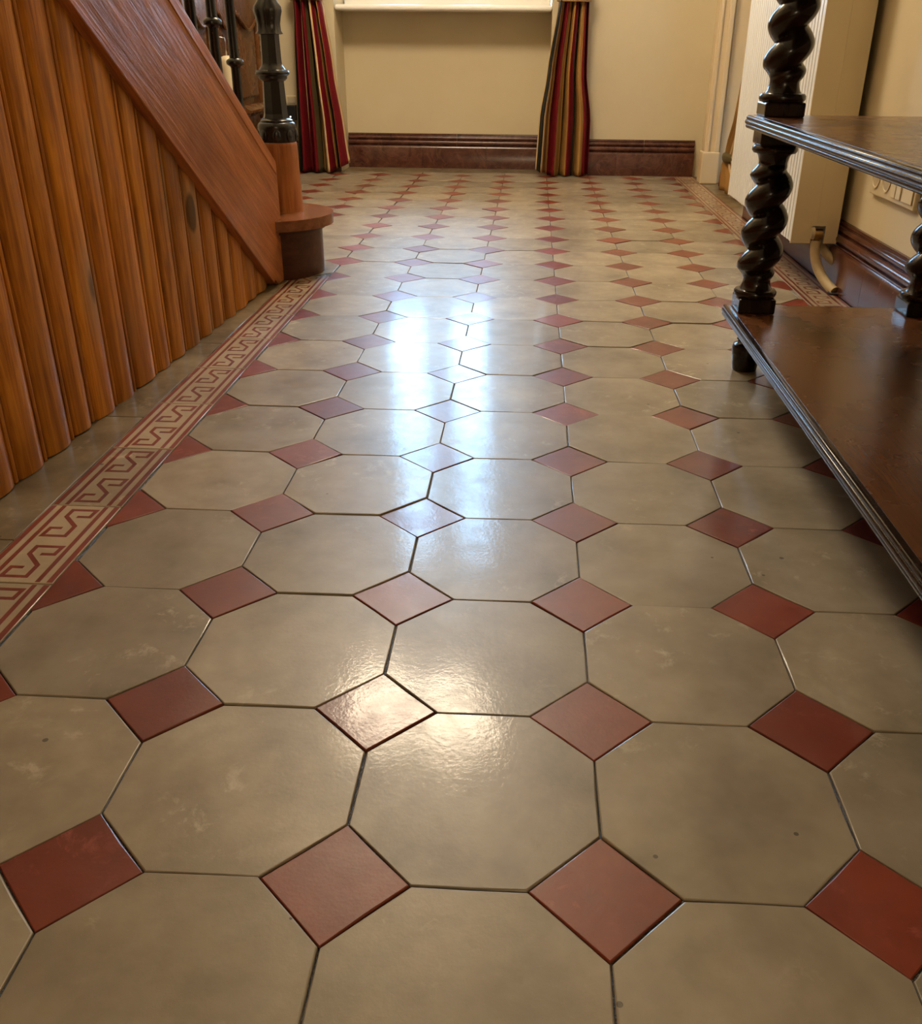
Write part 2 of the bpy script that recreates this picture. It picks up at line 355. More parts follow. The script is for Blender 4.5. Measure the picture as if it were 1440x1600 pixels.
def tile_bm(poly, gap=0.0007, ch=0.0011, thick=0.0085, sub=2, jit=0.0004, rnd=random):
    poly = inset(poly, gap); pts = []; n = len(poly)
    for i in range(n):
        p, q = poly[i], poly[(i + 1) % n]; ln = math.hypot(q[0] - p[0], q[1] - p[1]); k = sub if ln > 0.03 else 1
        for j in range(k):
            t = j / k; x, y = p[0] + t * (q[0] - p[0]), p[1] + t * (q[1] - p[1])
            if j: x += rnd.uniform(-jit, jit); y += rnd.uniform(-jit, jit)
            pts.append((x, y))
    cx = sum(p[0] for p in pts) / len(pts); cy = sum(p[1] for p in pts) / len(pts)
    bm = bmesh.new(); top, sh, mid, bot = [], [], [], []
    for x, y in pts:
        d = math.hypot(x - cx, y - cy); f = 1 - (ch * rnd.uniform(0.7, 1.5)) / d
        top.append(bm.verts.new((cx + (x - cx) * f, cy + (y - cy) * f, 0)))
        f2 = 1 - 0.35 * (d * (1 - f)) / d
        sh.append(bm.verts.new((cx + (x - cx) * f2, cy + (y - cy) * f2, -0.00028 * rnd.uniform(0.5, 1.8))))
        mid.append(bm.verts.new((x, y, -0.0012 * rnd.uniform(0.7, 1.4)))); bot.append(bm.verts.new((x, y, -thick)))
    m = len(pts)
    bm.faces.new(top)
    for a, b in ((sh, top), (mid, sh), (bot, mid)):
        for i in range(m): bm.faces.new((a[i], a[(i + 1) % m], b[(i + 1) % m], b[i]))
    return bm
def mk_mesh(name, bm, mats):
    me = bpy.data.meshes.new(name); bmesh.ops.recalc_face_normals(bm, faces=bm.faces); bm.to_mesh(me); bm.free()
    for m in mats: me.materials.append(M[m])
    return me
e = P / 2; k = e - H
OCT = [(e, -k), (e, k), (k, e), (-k, e), (-e, k), (-e, -k), (-k, -e), (k, -e)]
DOT = [(H, 0), (0, H), (-H, 0), (0, -H)]
oct_v = [mk_mesh('octagonal_tile', tile_bm(OCT), ['tile']) for _ in range(8)]
dot_v = [mk_mesh('square_tile', tile_bm(DOT), ['red']) for _ in range(6)]
def lay(kind, cx, cy, rect):
    base = OCT if kind == 'o' else DOT
    poly = [(cx + x, cy + y) for x, y in base]
    cp = clip_rect(poly, *rect)
    cp = dedupe(cp) if cp else cp
    if len(cp) < 3: return
    nm, mt = ('octagonal_tile', 'tile') if kind == 'o' else ('square_tile', 'red')
    full = all(rect[0] <= p[0] <= rect[1] and rect[2] <= p[1] <= rect[3] for p in poly)
    if full: me = random.choice(oct_v if kind == 'o' else dot_v)
    else:
        ar = abs(sum(cp[i][0] * cp[(i + 1) % len(cp)][1] - cp[(i + 1) % len(cp)][0] * cp[i][1] for i in range(len(cp)))) / 2
        if ar < 2e-4: return
        me = mk_mesh(nm, tile_bm([(x - cx, y - cy) for x, y in cp]), [mt])
    rz = 0
    if full: rz = random.choice((0, PI / 2, PI, -PI / 2)) + random.uniform(-0.006, 0.006)
    place(nm, me, floor, (cx + (random.uniform(-.0004, .0004) if full else 0), cy, random.uniform(-0.0006, 0.0003)), (random.gauss(0, 0.005), random.gauss(0, 0.005), rz))
MAIN = (BI_L, BI_R, -0.75, YB); EXT = (XL, BI_L, 2.0, YB)
for j in range(-4, 22):
    for i in range(-3, 4): lay('o', (i + .5) * P, (j + .5) * P, MAIN)
    for i in range(-3, 4):
        lay('d', i * P, j * P, MAIN if not (i == -3 and j > 10) else (XL, BI_R, -0.75, YB))
    if j >= 10:
        for i in range(-7, -3): lay('o', (i + .5) * P, (j + .5) * P, EXT)
        for i in range(-7, -3): lay('d', i * P, j * P, EXT)
# border tiles with an inlaid running-dog meander
def meander_strokes():
    pts = [(147, 145), (227, 145), (234, 195), (84, 195), (82, 145), (190, 75), (187, 5), (47, 5), (55, 60), (125, 60)]
    return [((x - 140) / 187 * 0.040, (v - 100) / 190 * 0.072) for x, v in pts]
def stroke_quads(pts, wdt):
    n = len(pts); off = []
    for i in range(n):
        p = Vector(pts[i]); d0 = (p - Vector(pts[i - 1])).normalized() if i else None; d1 = (Vector(pts[i + 1]) - p).normalized() if i < n - 1 else None
        if d0 is None: nn = Vector((-d1.y, d1.x))
        elif d1 is None: nn = Vector((-d0.y, d0.x))
        else:
            n0, n1 = Vector((-d0.y, d0.x)), Vector((-d1.y, d1.x)); b = (n0 + n1).normalized(); nn = b / max(0.45, b.dot(n0))
        off.append((p + nn * wdt / 2, p - nn * wdt / 2))
    return off
def border_mesh(width):
    hw, hl = width / 2, P / 2
    bm = tile_bm([(-hw, -hl), (hw, -hl), (hw, hl), (-hw, hl)], sub=4)
    for f in bm.faces: f.material_index = 0
    b2 = bmesh.new(); z = 0.00012; zl = -0.0004; el = hl - 0.0026
    def plate(poly):
        t = [b2.verts.new((x, y, z)) for x, y in poly]; b = [b2.verts.new((x, y, zl)) for x, y in poly]; n = len(poly)
        b2.faces.new(t)
        for i in range(n): b2.faces.new((b[i], b[(i + 1) % n], t[(i + 1) % n], t[i]))
    for a, b in ((0.022, 0.095), (0.175, 0.235), (0.765, 0.825), (0.905, 0.978)):
        x0, x1 = -hw + a * width, -hw + b * width; plate([(x0, -el), (x1, -el), (x1, el), (x0, el)])
    for cy in (-P / 4, P / 4):
        off = stroke_quads(meander_strokes(), 0.0058)
        for (a0, a1), (c0, c1) in zip(off, off[1:]): plate([(q.x, q.y + cy) for q in (a0, a1, c1, c0)])
    for f in b2.faces: f.material_index = 1
    join(bm, b2)
    return mk_mesh('border_tile', bm, ['band', 'inlay'])
bl, br = border_mesh(BI_L - BO_L), border_mesh(BO_R - BI_R)
for j in range(-4, 10): place('border_tile', bl, floor, ((BI_L + BO_L) / 2, (j + .5) * P, random.uniform(-4e-4, 2e-4)), (random.gauss(0, .001), random.gauss(0, .001), 0))
for j in range(-4, 22):
    if (j + 1) * P > YB + 0.12: continue
    place('border_tile', br, floor, ((BI_R + BO_R) / 2, (j + .5) * P, random.uniform(-4e-4, 2e-4)), (random.gauss(0, .001), random.gauss(0, .001), 0))
# plain edging stones: along the panelling, in the doorway, in the window recess
y = -0.8; yy = [-0.8, -0.33, 0.12, 0.50, 0.93, 1.36, 1.80, 2.0]
for y0, y1 in zip(yy, yy[1:]):
    mesh_obj('edging_stone', tile_bm([(-0.86, y0), (BO_L, y0), (BO_L, y1), (-0.86, y1)], sub=4), 'stone', floor)
for y0, y1 in zip((3.115, 3.6), (3.6, 4.075)):
    mesh_obj('edging_stone', tile_bm([(BO_R, y0), (1.0, y0), (1.0, y1), (BO_R, y1)]), 'stone', floor)
for x0, x1 in ((-1.0, -0.52), (-0.52, 0.0)):
    mesh_obj('edging_stone', tile_bm([(x0, YB), (x1, YB), (x1, YREC), (x0, YREC)]), 'stone', floor)

# ------------------------------------------------------------------ marble skirting
SLAB = [(0, 0), (0.027, 0), (0.027, 0.094), (0.022, 0.102), (0, 0.102)]
def halfround(cx, cz, r, a0=-80, a1=80, n=6): return [(cx + r * math.cos(math.radians(a)), cz + r * math.sin(math.radians(a))) for a in [a0 + (a1 - a0) * i / n for i in range(n + 1)]]
MOULD = [(0, 0.1025), (0.019, 0.1025), (0.019, 0.106)] + halfround(0.010, 0.119, 0.0115) + [(0.009, 0.131)] + halfround(0.004, 0.1405, 0.0085) + [(0.005, 0.150), (0.007, 0.153), (0.006, 0.160), (0, 0.161)]
def skirting(name, pos, slabs, moulds):
    """pos(u, t, z): u along the wall, t out from the wall"""
    first = None
    for prof, nm, cuts in ((SLAB, 'plinth_slab', slabs), (MOULD, 'plinth_moulding', moulds)):
        for a, b in zip(cuts, cuts[1:]):
            bm = bmesh.new(); g = 0.0007
            prism(bm, prof, lambda u, v: pos(a + g, u, v), lambda u, v: pos(b - g, u, v))
            if first is None: first = struct(mesh_obj(name, bm, 'marble', None, smooth=True, auto=40))
            else: mesh_obj(nm, bm, 'marble', first, smooth=True, auto=40)
skirting('baseboard_right', lambda u, t, z: (XR - t, u, z), [YF + .02, -1.2, -0.5, 0.2, 0.95, 1.745, 2.5, 3.115], [YF + .02, -1.0, -0.1, 0.75, 1.545, 2.35, 3.115])
skirting('baseboard_back', lambda u, t, z: (u, YREC - t, z), [-0.998, -0.62, -0.3, -0.002], [-0.998, -0.45, -0.002])
skirting('baseboard_far', lambda u, t, z: (u, YB - t, z), [0.002, 0.33, 0.70], [0.002, 0.46, 0.70])
skirting('baseboard_left', lambda u, t, z: (u, YB - t, z), [XL + .002, -1.002], [XL + .002, -1.002])

# ------------------------------------------------------------------ doorway on the right: casing, reveal and leaf
d1 = struct(box('door_1', 0.772, 1.05, 4.05, 4.069, 0.0, 2.1, 'cream', None, 0.003)); d1['label'] = 'cream painted door reveal panel'
def casing():
    for x0, x1, y0, y1, z0, z1, b in ((0.700, 0.768, 4.035, 4.10, 0.135, 2.16, 0.004), (0.708, 0.722, 4.027, 4.05, 0.135, 2.16, 0.005), (0.744, 0.766, 4.022, 4.05, 0.135, 2.16, 0.006)):
        box('casing_moulding', x0, x1, y0, y1, z0, z1, 'cream', d1, b, 3)
    box('plinth_block', 0.692, 0.770, 4.018, 4.11, 0.0, 0.137, 'cream', d1, 0.006, 3)
casing()
struct(box('door_3', 1.05, 1.09, 3.05, 4.15, 0.0, 2.1, 'cream'))
wallbox('wall_niche', XR + 0.2, 1.1, 2.99, 3.115, -0.05, ZC)

# ------------------------------------------------------------------ panelled wooden door in the left wall
d2 = struct(box('door_2', XL + 0.001, XL + 0.03, 3.12, 4.20, 0.0, 2.05, 'door'))
def stile(nm, y0, y1, z0, z1, t=0.05, b=0.008): return box(nm, XL + 0.028, XL + t, y0, y1, z0, z1, 'door', d2, b, 3)
for y0, y1 in ((3.12, 3.21), (3.42, 3.52), (3.70, 3.76), (4.09, 4.20)): stile('stile', y0, y1, 0.0, 2.05)
for y0, y1 in ((3.21, 3.42), (3.52, 3.70), (3.76, 4.09)):
    stile('bottom_rail', y0, y1, 0.0, 0.12); stile('lock_rail', y0, y1, 0.27, 0.315, 0.056); stile('top_rail', y0, y1, 1.9, 2.05)
    # raised field and moulded ledge
    box('panel', XL + 0.028, XL + 0.04, y0 + 0.03, y1 - 0.03, 0.345, 1.86, 'door', d2, 0.008)
    bm = bmesh.new(); prism(bm, [(0.028, 0.29), (0.075, 0.29), (0.075, 0.30), (0.05, 0.318), (0.028, 0.318)], lambda u, v: (XL + u, y0 + .004, v), lambda u, v: (XL + u, y1 - .004, v))
    mesh_obj('panel_moulding', bm, 'door', d2)
    # carved scalloped head at z ~0.62
    yc = (y0 + y1) / 2; hw = (y1 - y0) / 2
    bm = bmesh.new(); n = 16
    low = [(y0 + (y1 - y0) * i / n, 0.665 - 0.055 * math.sin(PI * i / n) ** 1.3) for i in range(n + 1)]
    prism(bm, low + [(y1, 0.78), (y0, 0.78)], lambda u, v: (XL + 0.03, u, v), lambda u, v: (XL + 0.052, u, v)); mesh_obj('carved_head', bm, 'door', d2)
    bm = bmesh.new(); tube(bm, [(XL + 0.053, u, v) for u, v in low], 0.007, 8); mesh_obj('carved_bead', bm, 'door', d2, smooth=True)

# ------------------------------------------------------------------ staircase
def SX(y, o=0.0): return -0.802 + 0.037 * y + o
stair = thing('staircase', 'closed wooden staircase with plank-clad side, diagonal stringer and black iron newel post', 'staircase', (0, 0, 0))
low = lambda y: 1.326 - 0.703 * y
top = lambda y: 1.535 - 0.645 * y
seams = [0.668, 0.748, 0.831, 0.904, 0.986, 1.063, 1.158, 1.23, 1.308]
while seams[-1] < 1.86: seams.append(seams[-1] + random.uniform(0.072, 0.086))
while seams[0] > -0.7: seams.insert(0, seams[0] - random.uniform(0.076, 0.088))
for a, b in zip(seams, seams[1:]):
    wd = b - a; bw = 0.011
    if a > 1.90: break
    b = min(b, 1.92)
    # section: flat with rounded shoulders and a bead beside the joint
    sec = [(a + 0.0008, -0.02), (a + 0.0008, -0.010), (a + 0.0025, -0.005), (a + 0.006, -0.0005), (a + 0.013, 0.002), ((a + b) / 2 - 0.008, 0.0052), ((a + b) / 2 + 0.006, 0.0054), (b - bw - 0.012, 0.003), (b - bw - 0.004, 0.0), (b - bw, -0.005), (b - bw + 0.0012, -0.005)]
    sec += [(b - bw / 2 + bw * 0.42 * math.cos(t), -0.003 + 0.0032 * math.sin(t)) for t in [PI - PI * i / 5 for i in range(1, 5)]] + [(b - 0.0012, -0.008), (b - 0.0012, -0.02)]
    gap = random.uniform(0.0, 0.004); o_ = random.uniform(-0.0015, 0.0015); ym = (a + b) / 2
    bm = bmesh.new()
    prism(bm, sec, lambda u, v: (SX(u, v + o_) - SX(ym), u - ym, gap), lambda u, v: (SX(u, v + o_) - SX(ym), u - ym, max(0.03, low(u) + 0.05)))
    mesh_obj('plank', bm, 'plank', stair, (SX(ym), ym, 0), smooth=True, auto=50)
# stringer: local y axis runs down the slope so that the grain follows it
th = math.atan(0.675); ca, sa = math.cos(th), math.sin(th)
org = Vector((SX(1.2), 1.2, low(1.2) + 0.1))
def to_loc(yv, z, off): # inverse of rotation about x by -th
    dy, dz = yv - org.y, z - org.z
    return (SX(yv, off) - org.x, ca * dy - sa * dz, sa * dy + ca * dz)
def string_part(nm, outline, o0, o1, bev=0.0, mat='string'):
    bm = bmesh.new(); prism(bm, outline, lambda u, v: to_loc(u, v, o0), lambda u, v: to_loc(u, v, o1))
    if bev: bmesh.ops.bevel(bm, geom=bm.edges[:], offset=bev, segments=2, profile=0.5, affect='EDGES')
    o = mesh_obj(nm, bm, mat, stair, org); o.rotation_euler = (-th, 0, 0); return o
ys = -0.7; ye = 1.955
string_part('stringer', [(ys, low(ys)), (1.86, low(1.86)), (1.885, 0.001), (ye, 0.001), (ye, top(1.93) + 0.0), (ys, top(ys))], -0.03, 0.020, 0.003)
string_part('stringer_moulding', [(ys, low(ys) - 0.012), (1.85, max(0.002, low(1.85) - 0.012)), (1.86, low(1.86) + 0.012), (ys, low(ys) + 0.022)], 0.0, 0.0222, 0.002)
string_part('stringer_cap', [(ys, top(ys) - 0.03), (ye - 0.01, top(1.93) - 0.028), (ye - 0.01, top(1.93) + 0.004), (ys, top(ys) + 0.006)], -0.035, 0.0218, 0.0016)
# treads and risers behind the stringer
for i in range(1, 11):
    y1 = 1.93 - (i - 1) * 0.24; z = 0.155 * (i + 1)
    box('tread', XL + 0.002, SX(y1, -0.031), y1 - 0.26, y1 + 0.02, z - 0.03, z, 'tread', stair, 0.004)
    box('riser', XL + 0.002, SX(y1, -0.031), y1 - 0.022, y1 - 0.002, z - 0.155, z - 0.031, 'riser', stair)
# bullnose first step
def bull(r, z0, z1, cx, cy, ex=0.0):
    pts = [(cx + r * math.sin(t), cy - r * math.cos(t)) for t in [PI * i / 24 for i in range(25)]]
    return pts + [(XL + 0.003, cy + r), (XL + 0.003, cy - r)]
CX, CY = -0.768, 2.062
def plan_prism(nm, outline, z0, z1, mat, bev=0.0, sub=None):
    bm = bmesh.new(); prism(bm, outline, lambda u, v: (u, v, z0), lambda u, v: (u, v, z1))
    if bev: bmesh.ops.bevel(bm, geom=[e_ for e_ in bm.edges if abs(e_.verts[0].co.z - e_.verts[1].co.z) < 1e-6], offset=bev, segments=3, profile=0.5, affect='EDGES')
    return mesh_obj(nm, bm, mat, stair, smooth=True, auto=40)
plan_prism('bullnose_riser', bull(0.138, 0, 0, CX, CY), 0.001, 0.118, 'riser')
plan_prism('cove_moulding', bull(0.148, 0, 0, CX, CY), 0.1175, 0.1285, 'riser', 0.004)
plan_prism('bullnose_tread', bull(0.170, 0, 0, CX, CY), 0.128, 0.155, 'tread', 0.009)
# wooden newel block, slightly tapered
NX, NY = -0.735, 2.085
bm = bmesh.new(); lathe(bm, [(0.0545, 0.155), (0.0535, 0.165), (0.0495, 0.318), (0.0485, 0.3255), (0.046, 0.328)], NX, NY, 40)
mesh_obj('newel_block', bm, 'block', stair, smooth=True, auto=40)
# cast-iron newel post
def octo(r, z, a):
    t = (a % (PI / 4)) - PI / 8
    return r * math.cos(PI / 8) / math.cos(t)
NX2 = NX + 0.001
np_ = thing('_tmp', 'x', 'x')
bpy.data.objects.remove(np_)
bm = bmesh.new(); lathe(bm, [(0.046, 0.328), (0.0465, 0.340), (0.0475, 0.352), (0.049, 0.363), (0.0475, 0.370), (0.045, 0.374), (0.041, 0.376), (0.041, 0.380), (0.035, 0.385)], NX2, NY, 40)
newel = mesh_obj('newel_post', bm, 'iron', stair, smooth=True, auto=40)
for kk in range(8):
    a = 2 * PI * kk / 8 + 0.2; b2 = bmesh.new(); bmesh.ops.create_uvsphere(b2, u_segments=10, v_segments=6, radius=1)
    for v in b2.verts: v.co = Vector((v.co.x * 0.011, v.co.y * 0.005, v.co.z * 0.016))
    bmesh.ops.rotate(b2, verts=b2.verts, matrix=Matrix.Rotation(a + PI / 2, 3, 'Z')); bmesh.ops.translate(b2, verts=b2.verts, vec=(NX2 + 0.0465 * math.cos(a), NY + 0.0465 * math.sin(a), 0.345))
    mesh_obj('petal', b2, 'iron', newel, smooth=True)
bm = bmesh.new(); lathe(bm, [(0.0345, 0.383), (0.031, 0.395), (0.0275, 0.470), (0.030, 0.476)], NX2, NY, 32, fn=octo)
mesh_obj('octagonal_shaft', bm, 'iron', newel)
bm = bmesh.new(); lathe(bm, [(0.030, 0.472), (0.036, 0.478), (0.036, 0.483), (0.042, 0.487), (0.0425, 0.492), (0.040, 0.496), (0.033, 0.498), (0.030, 0.503), (0.027, 0.506), (0.025, 0.512)], NX2, NY, 40)
mesh_obj('collar', bm, 'iron', newel, smooth=True, auto=35)
bm = bmesh.new(); lathe(bm, [(0.0265, 0.508), (0.0255, 0.52), (0.0240, 0.585)], NX2, NY, 32, fn=octo)
mesh_obj('octagonal_shaft', bm, 'iron', newel)
def lobed(r, z, a): return r * (1 + 0.07 * math.cos(8 * a))
bm = bmesh.new(); lathe(bm, [(0.0255, 0.577), (0.033, 0.578), (0.0285, 0.585), (0.0275, 0.60), (0.030, 0.615), (0.0335, 0.628), (0.0325, 0.638), (0.024, 0.650), (0.018, 0.66), (0.022, 0.67), (0.028, 0.685), (0.026, 0.70), (0.021, 0.73), (0.019, 0.9), (0.03, 0.91), (0.03, 0.93), (0.02, 0.94)], NX2, NY, 48, fn=lobed)
mesh_obj('acanthus_bulb', bm, 'iron', newel, smooth=True, auto=45)
b2 = bmesh.new(); bmesh.ops.create_uvsphere(b2, u_segments=20, v_segments=12, radius=0.045); bmesh.ops.translate(b2, verts=b2.verts, vec=(NX2, NY, 0.98)); mesh_obj('finial', b2, 'iron', newel, smooth=True)
# balusters along the top of the stringer
def baluster(y, zr):
    x = SX(y, -0.02); z0 = top(y) - 0.004; zt = top(y) + 0.85
    bm = bmesh.new()
    lathe(bm, [(0.0125, z0), (0.0115, z0 + 0.03), (0.0105, zr - 0.012), (0.0115, zr - 0.008), (0.019, zr - 0.003), (0.020, zr + 0.002), (0.018, zr + 0.006), (0.0115, zr + 0.010), (0.011, zr + 0.02), (0.010, zr + 0.3), (0.016, zr + 0.31), (0.016, zr + 0.325), (0.010, zr + 0.34), (0.009, zt)], x, y, 20)
    mesh_obj('baluster', bm, 'iron', stair, smooth=True, auto=40)
for kk in range(10):
    y = 1.835 - 0.122 * kk
    baluster(y, top(y) + 0.165)
# handrail
hr = [(SX(y, -0.02), y, top(y) + 0.86) for y in (1.98, 1.4, 0.8, 0.4)]
bm = bmesh.new(); tube(bm, hr, 0.025, 14); mesh_obj('handrail', bm, 'block', stair, smooth=True)

# ------------------------------------------------------------------ console (three-tier stand with twisted posts)
CO = Vector((0.50, 0.73, 0))
con = thing('tiered_stand', 'dark wooden tiered console stand with barley-twist posts along the right wall', 'console table', CO)
def cpart(nm, bm, mat, smooth=False, auto=None): 
    for v in bm.verts: v.co -= CO
    return mesh_obj(nm, bm, mat, con, smooth=smooth, auto=auto)
SX0, SX1, SY0, SY1 = 0.304, 0.702, 0.150, 1.314
def shelf(zt, th_=0.022):
    # moulded edge: three reeds round the board
    prof = [(0.0, -th_), (0.004, -th_)] 
    reed = []
    for c_, r_ in ((-th_ + 0.0045, 0.0042), (-th_ / 2, 0.0045), (-0.0045, 0.0042)):
        reed += [(0.0045 + (0.0 if r_ < 0.0043 else 0.0015) + r_ * 0.8 * math.cos(t), c_ + r_ * math.sin(t)) for t in [-PI / 2 * 0.9 + PI * 0.9 * i / 6 for i in range(7)]]
    prof = [(-0.002, -th_)] + reed + [(0.001, 0.0), (-0.002, 0.0)]
    bm = bmesh.new(); rings = []
    for d, z in prof:
        rings.append([bm.verts.new((x + sx * d, y_ + sy * d, zt + z)) for x, y_, sx, sy in ((SX0 + .008, SY0 + .008, -1, -1), (SX1 - .008, SY0 + .008, 1, -1), (SX1 - .008, SY1 - .008, 1, 1), (SX0 + .008, SY1 - .008, -1, 1))])
    for a, b in zip(rings, rings[1:]):
        for q in range(4): bm.faces.new((a[q], a[(q + 1) % 4], b[(q + 1) % 4], b[q]))
    bm.faces.new(rings[0][::-1]); bm.faces.new(rings[-1])
    sh = cpart('shelf_edge', bm, 'dark', True, 60)
    bm = bmesh.new(); bxb(bm, SX0 + .010, SX1 - .010, SY0 + .010, SY1 - .010, zt - 0.004, zt + 0.0004); cpart('shelf_board', bm, 'shelf')
ZS = (0.1155, 0.4505, 0.785)
for z in ZS: shelf(z)
PX, PY = (0.351, 0.655), (0.1975, 1.271)
def column(x, y, z0, z1, hand=1, phase=0.0):
    bm = bmesh.new()
    r0, ec, pit = 0.0285, 0.0105, 0.0562
    def rr(t): # profile modulation at the ends
        d = min(t, (z1 - z0) - t)
        return d
    zz = []; t = 0.0; Lz = z1 - z0
    prof_end = [(0.036, 0.0), (0.0385, 0.004), (0.0385, 0.009), (0.036, 0.0125), (0.030, 0.0135), (0.0275, 0.017), (0.0255, 0.023), (0.0245, 0.028)]
    rings = []
    def ring(r, z, cx, cy): return [bm.verts.new((cx + r * math.cos(2 * PI * q / 28), cy + r * math.sin(2 * PI * q / 28), z)) for q in range(28)]
    def strand(f, z):
        out = []
        for q in range(28):
            t = 2 * PI * q / 28; ph_ = t - (hand * 2 * PI * (z - 0.3675) / pit + PI + phase)
            r = 0.0245 + f * (-0.0025 + 0.0175 * abs(math.cos(ph_ / 2)) ** 0.85)
            out.append(bm.verts.new((x + r * math.cos(t), y + r * math.sin(t), z)))
        return out
    for r, h in prof_end: rings.append(ring(r, z0 + h, x, y))
    n = int((Lz - 0.06) / 0.0025)
    for i in range(n + 1):
        z = z0 + 0.031 + (Lz - 0.062) * i / n
        d = min(z - z0 - 0.031, z1 - 0.031 - z); f = min(1.0, d / 0.02)
        rings.append(strand(f, z))
    for r, h in reversed(prof_end): rings.append(ring(r, z1 - h, x, y))
    for a, b in zip(rings, rings[1:]):
        for q in range(28): bm.faces.new((a[q], a[(q + 1) % 28], b[(q + 1) % 28], b[q]))
    bm.faces.new(rings[0][::-1]); bm.faces.new(rings[-1])
    cpart('twisted_column', bm, 'dark', True, 45)
hb = 0.0335
for x in PX:
    for y in PY:
        for z0, z1 in ((0.080, 0.094), (0.1158, 0.143), (0.405, 0.429), (0.4508, 0.474), (0.740, 0.7635)):
            bm = bmesh.new(); bxb(bm, x - hb, x + hb, y - hb, y + hb, z0, z1, 0.003); cpart('post_block', bm, 'dark')
        column(x, y, 0.143, 0.405); column(x, y, 0.474, 0.740)
        bm = bmesh.new(); lathe(bm, [(0.019, 0.0), (0.0225, 0.001), (0.0245, 0.012), (0.0265, 0.03), (0.028, 0.044), (0.0265, 0.050), (0.020, 0.053), (0.018, 0.057), (0.021, 0.060), (0.019, 0.063), (0.0165, 0.068), (0.022, 0.073), (0.027, 0.076), (0.027, 0.080)], x, y, 32)
        cpart('foot', bm, 'dark', True, 40)

# ------------------------------------------------------------------ radiator
RX0, RX1, RY0, RY1, RZ0, RZ1 = 0.600, 0.716, 2.010, 2.885, 0.107, 1.30
rad = thing('radiator', 'white ribbed panel radiator hung low on the right wall', 'radiator', (0.66, 2.45, RZ0))
RO = Vector((0.66, 2.45, RZ0))
def rpart(nm, bm, mat, **kw):
    for v in bm.verts: v.co -= RO
    return mesh_obj(nm, bm, mat, rad, **kw)
pts = [(RX0 + 0.02, RY0 + 0.004)]; y = RY0 + 0.004; pitch_r = 0.0272
pts.append((RX0, RY0 + 0.004))
while y + pitch_r < RY1 - 0.004:
    pts += [(RX0, y + pitch_r * 0.62), (RX0 + 0.0045, y + pitch_r * 0.72), (RX0 + 0.0045, y + pitch_r * 0.90), (RX0, y + pitch_r)]
    y += pitch_r
pts += [(RX0, RY1 - 0.004), (RX0 + 0.02, RY1 - 0.004)]
bm = bmesh.new(); prism(bm, pts, lambda u, v: (u, v, RZ0 + 0.004), lambda u, v: (u, v, RZ1 - 0.004)); rpart('front_panel', bm, 'rad')
bm = bmesh.new(); bxb(bm, RX1 - 0.016, RX1, RY0 + 0.004, RY1 - 0.004, RZ0 + 0.004, RZ1 - 0.004, 0.004); rpart('rear_panel', bm, 'rad')
bm = bmesh.new()
for kk in range(24): yy_ = RY0 + 0.03 + kk * 0.0345; bxb(bm, RX0 + 0.022, RX1 - 0.018, yy_, yy_ + 0.002, RZ0 + 0.02, RZ1 - 0.02)
o = rpart('convector_fins', bm, 'rad'); 
# end covers with a notch for the valve
notch = [(RX0, RZ0), (0.650, RZ0), (0.650, 0.150), (0.684, 0.150), (0.684, RZ0), (RX1, RZ0), (RX1, RZ1), (RX0, RZ1)]
bm = bmesh.new(); prism(bm, notch, lambda u, v: (u, RY0, v), lambda u, v: (u, RY0 + 0.006, v)); rpart('end_cover', bm, 'radside')
bm = bmesh.new(); prism(bm, [(RX0, RZ0), (RX1, RZ0), (RX1, RZ1), (RX0, RZ1)], lambda u, v: (u, RY1 - 0.006, v), lambda u, v: (u, RY1, v)); rpart('end_cover', bm, 'radside')
bm = bmesh.new(); bxb(bm, 0.6585, 0.6605, RY0 - 0.0012, RY0 + 0.002, 0.16, RZ1, 0.0006); rpart('cover_seam', bm, 'radside')
bm = bmesh.new(); bxb(bm, RX0 + 0.02, RX1 - 0.016, RY0 + 0.006, RY1 - 0.006, RZ1 - 0.012, RZ1 - 0.002, 0.002); rpart('top_grille', bm, 'rad')
for yb_ in (2.2, 2.66):
    bm = bmesh.new(); bxb(bm, RX1, XR - 0.0005, yb_, yb_ + 0.04, 0.25, 0.30); rpart('wall_bracket', bm, 'steel')
# valve and lagged pipes
bm = bmesh.new(); tube(bm, [(0.655, 2.022, 0.128), (0.668, 2.022, 0.128), (0.680, 2.022, 0.128)], 0.013, 14); rpart('valve', bm, 'brass', smooth=True, auto=40)
bm = bmesh.new(); tube(bm, [(0.648, 2.0135, 0.132), (0.657, 2.0135, 0.132)], 0.015, 16); rpart('valve_cap', bm, 'plastic', smooth=True, auto=40)
bm = bmesh.new(); tube(bm, [(0.667, 2.022, 0.128), (0.667, 2.018, 0.110)], 0.009, 12); rpart('valve_union', bm, 'brass', smooth=True)
pp = arc_pts((0.666, 2.015, 0.112), (0.662, 2.005, 0.04), (0.703, 1.915, 0.006), 14)
bm = bmesh.new(); tube(bm, pp, 0.0125, 16); rpart('pipe', bm, 'pipe', smooth=True, auto=60)
bm = bmesh.new(); tube(bm, arc_pts((0.690, 2.06, 0.112), (0.69, 2.02, 0.075), (0.722, 1.985, 0.062), 10), 0.0115, 14); rpart('pipe', bm, 'pipe', smooth=True, auto=60)
bm = bmesh.new(); lathe(bm, [(0.0165, 0.0), (0.0165, 0.004), (0.014, 0.006)], 0.703, 1.915, 24); rpart('pipe_collar', bm, 'black', smooth=True, auto=40)

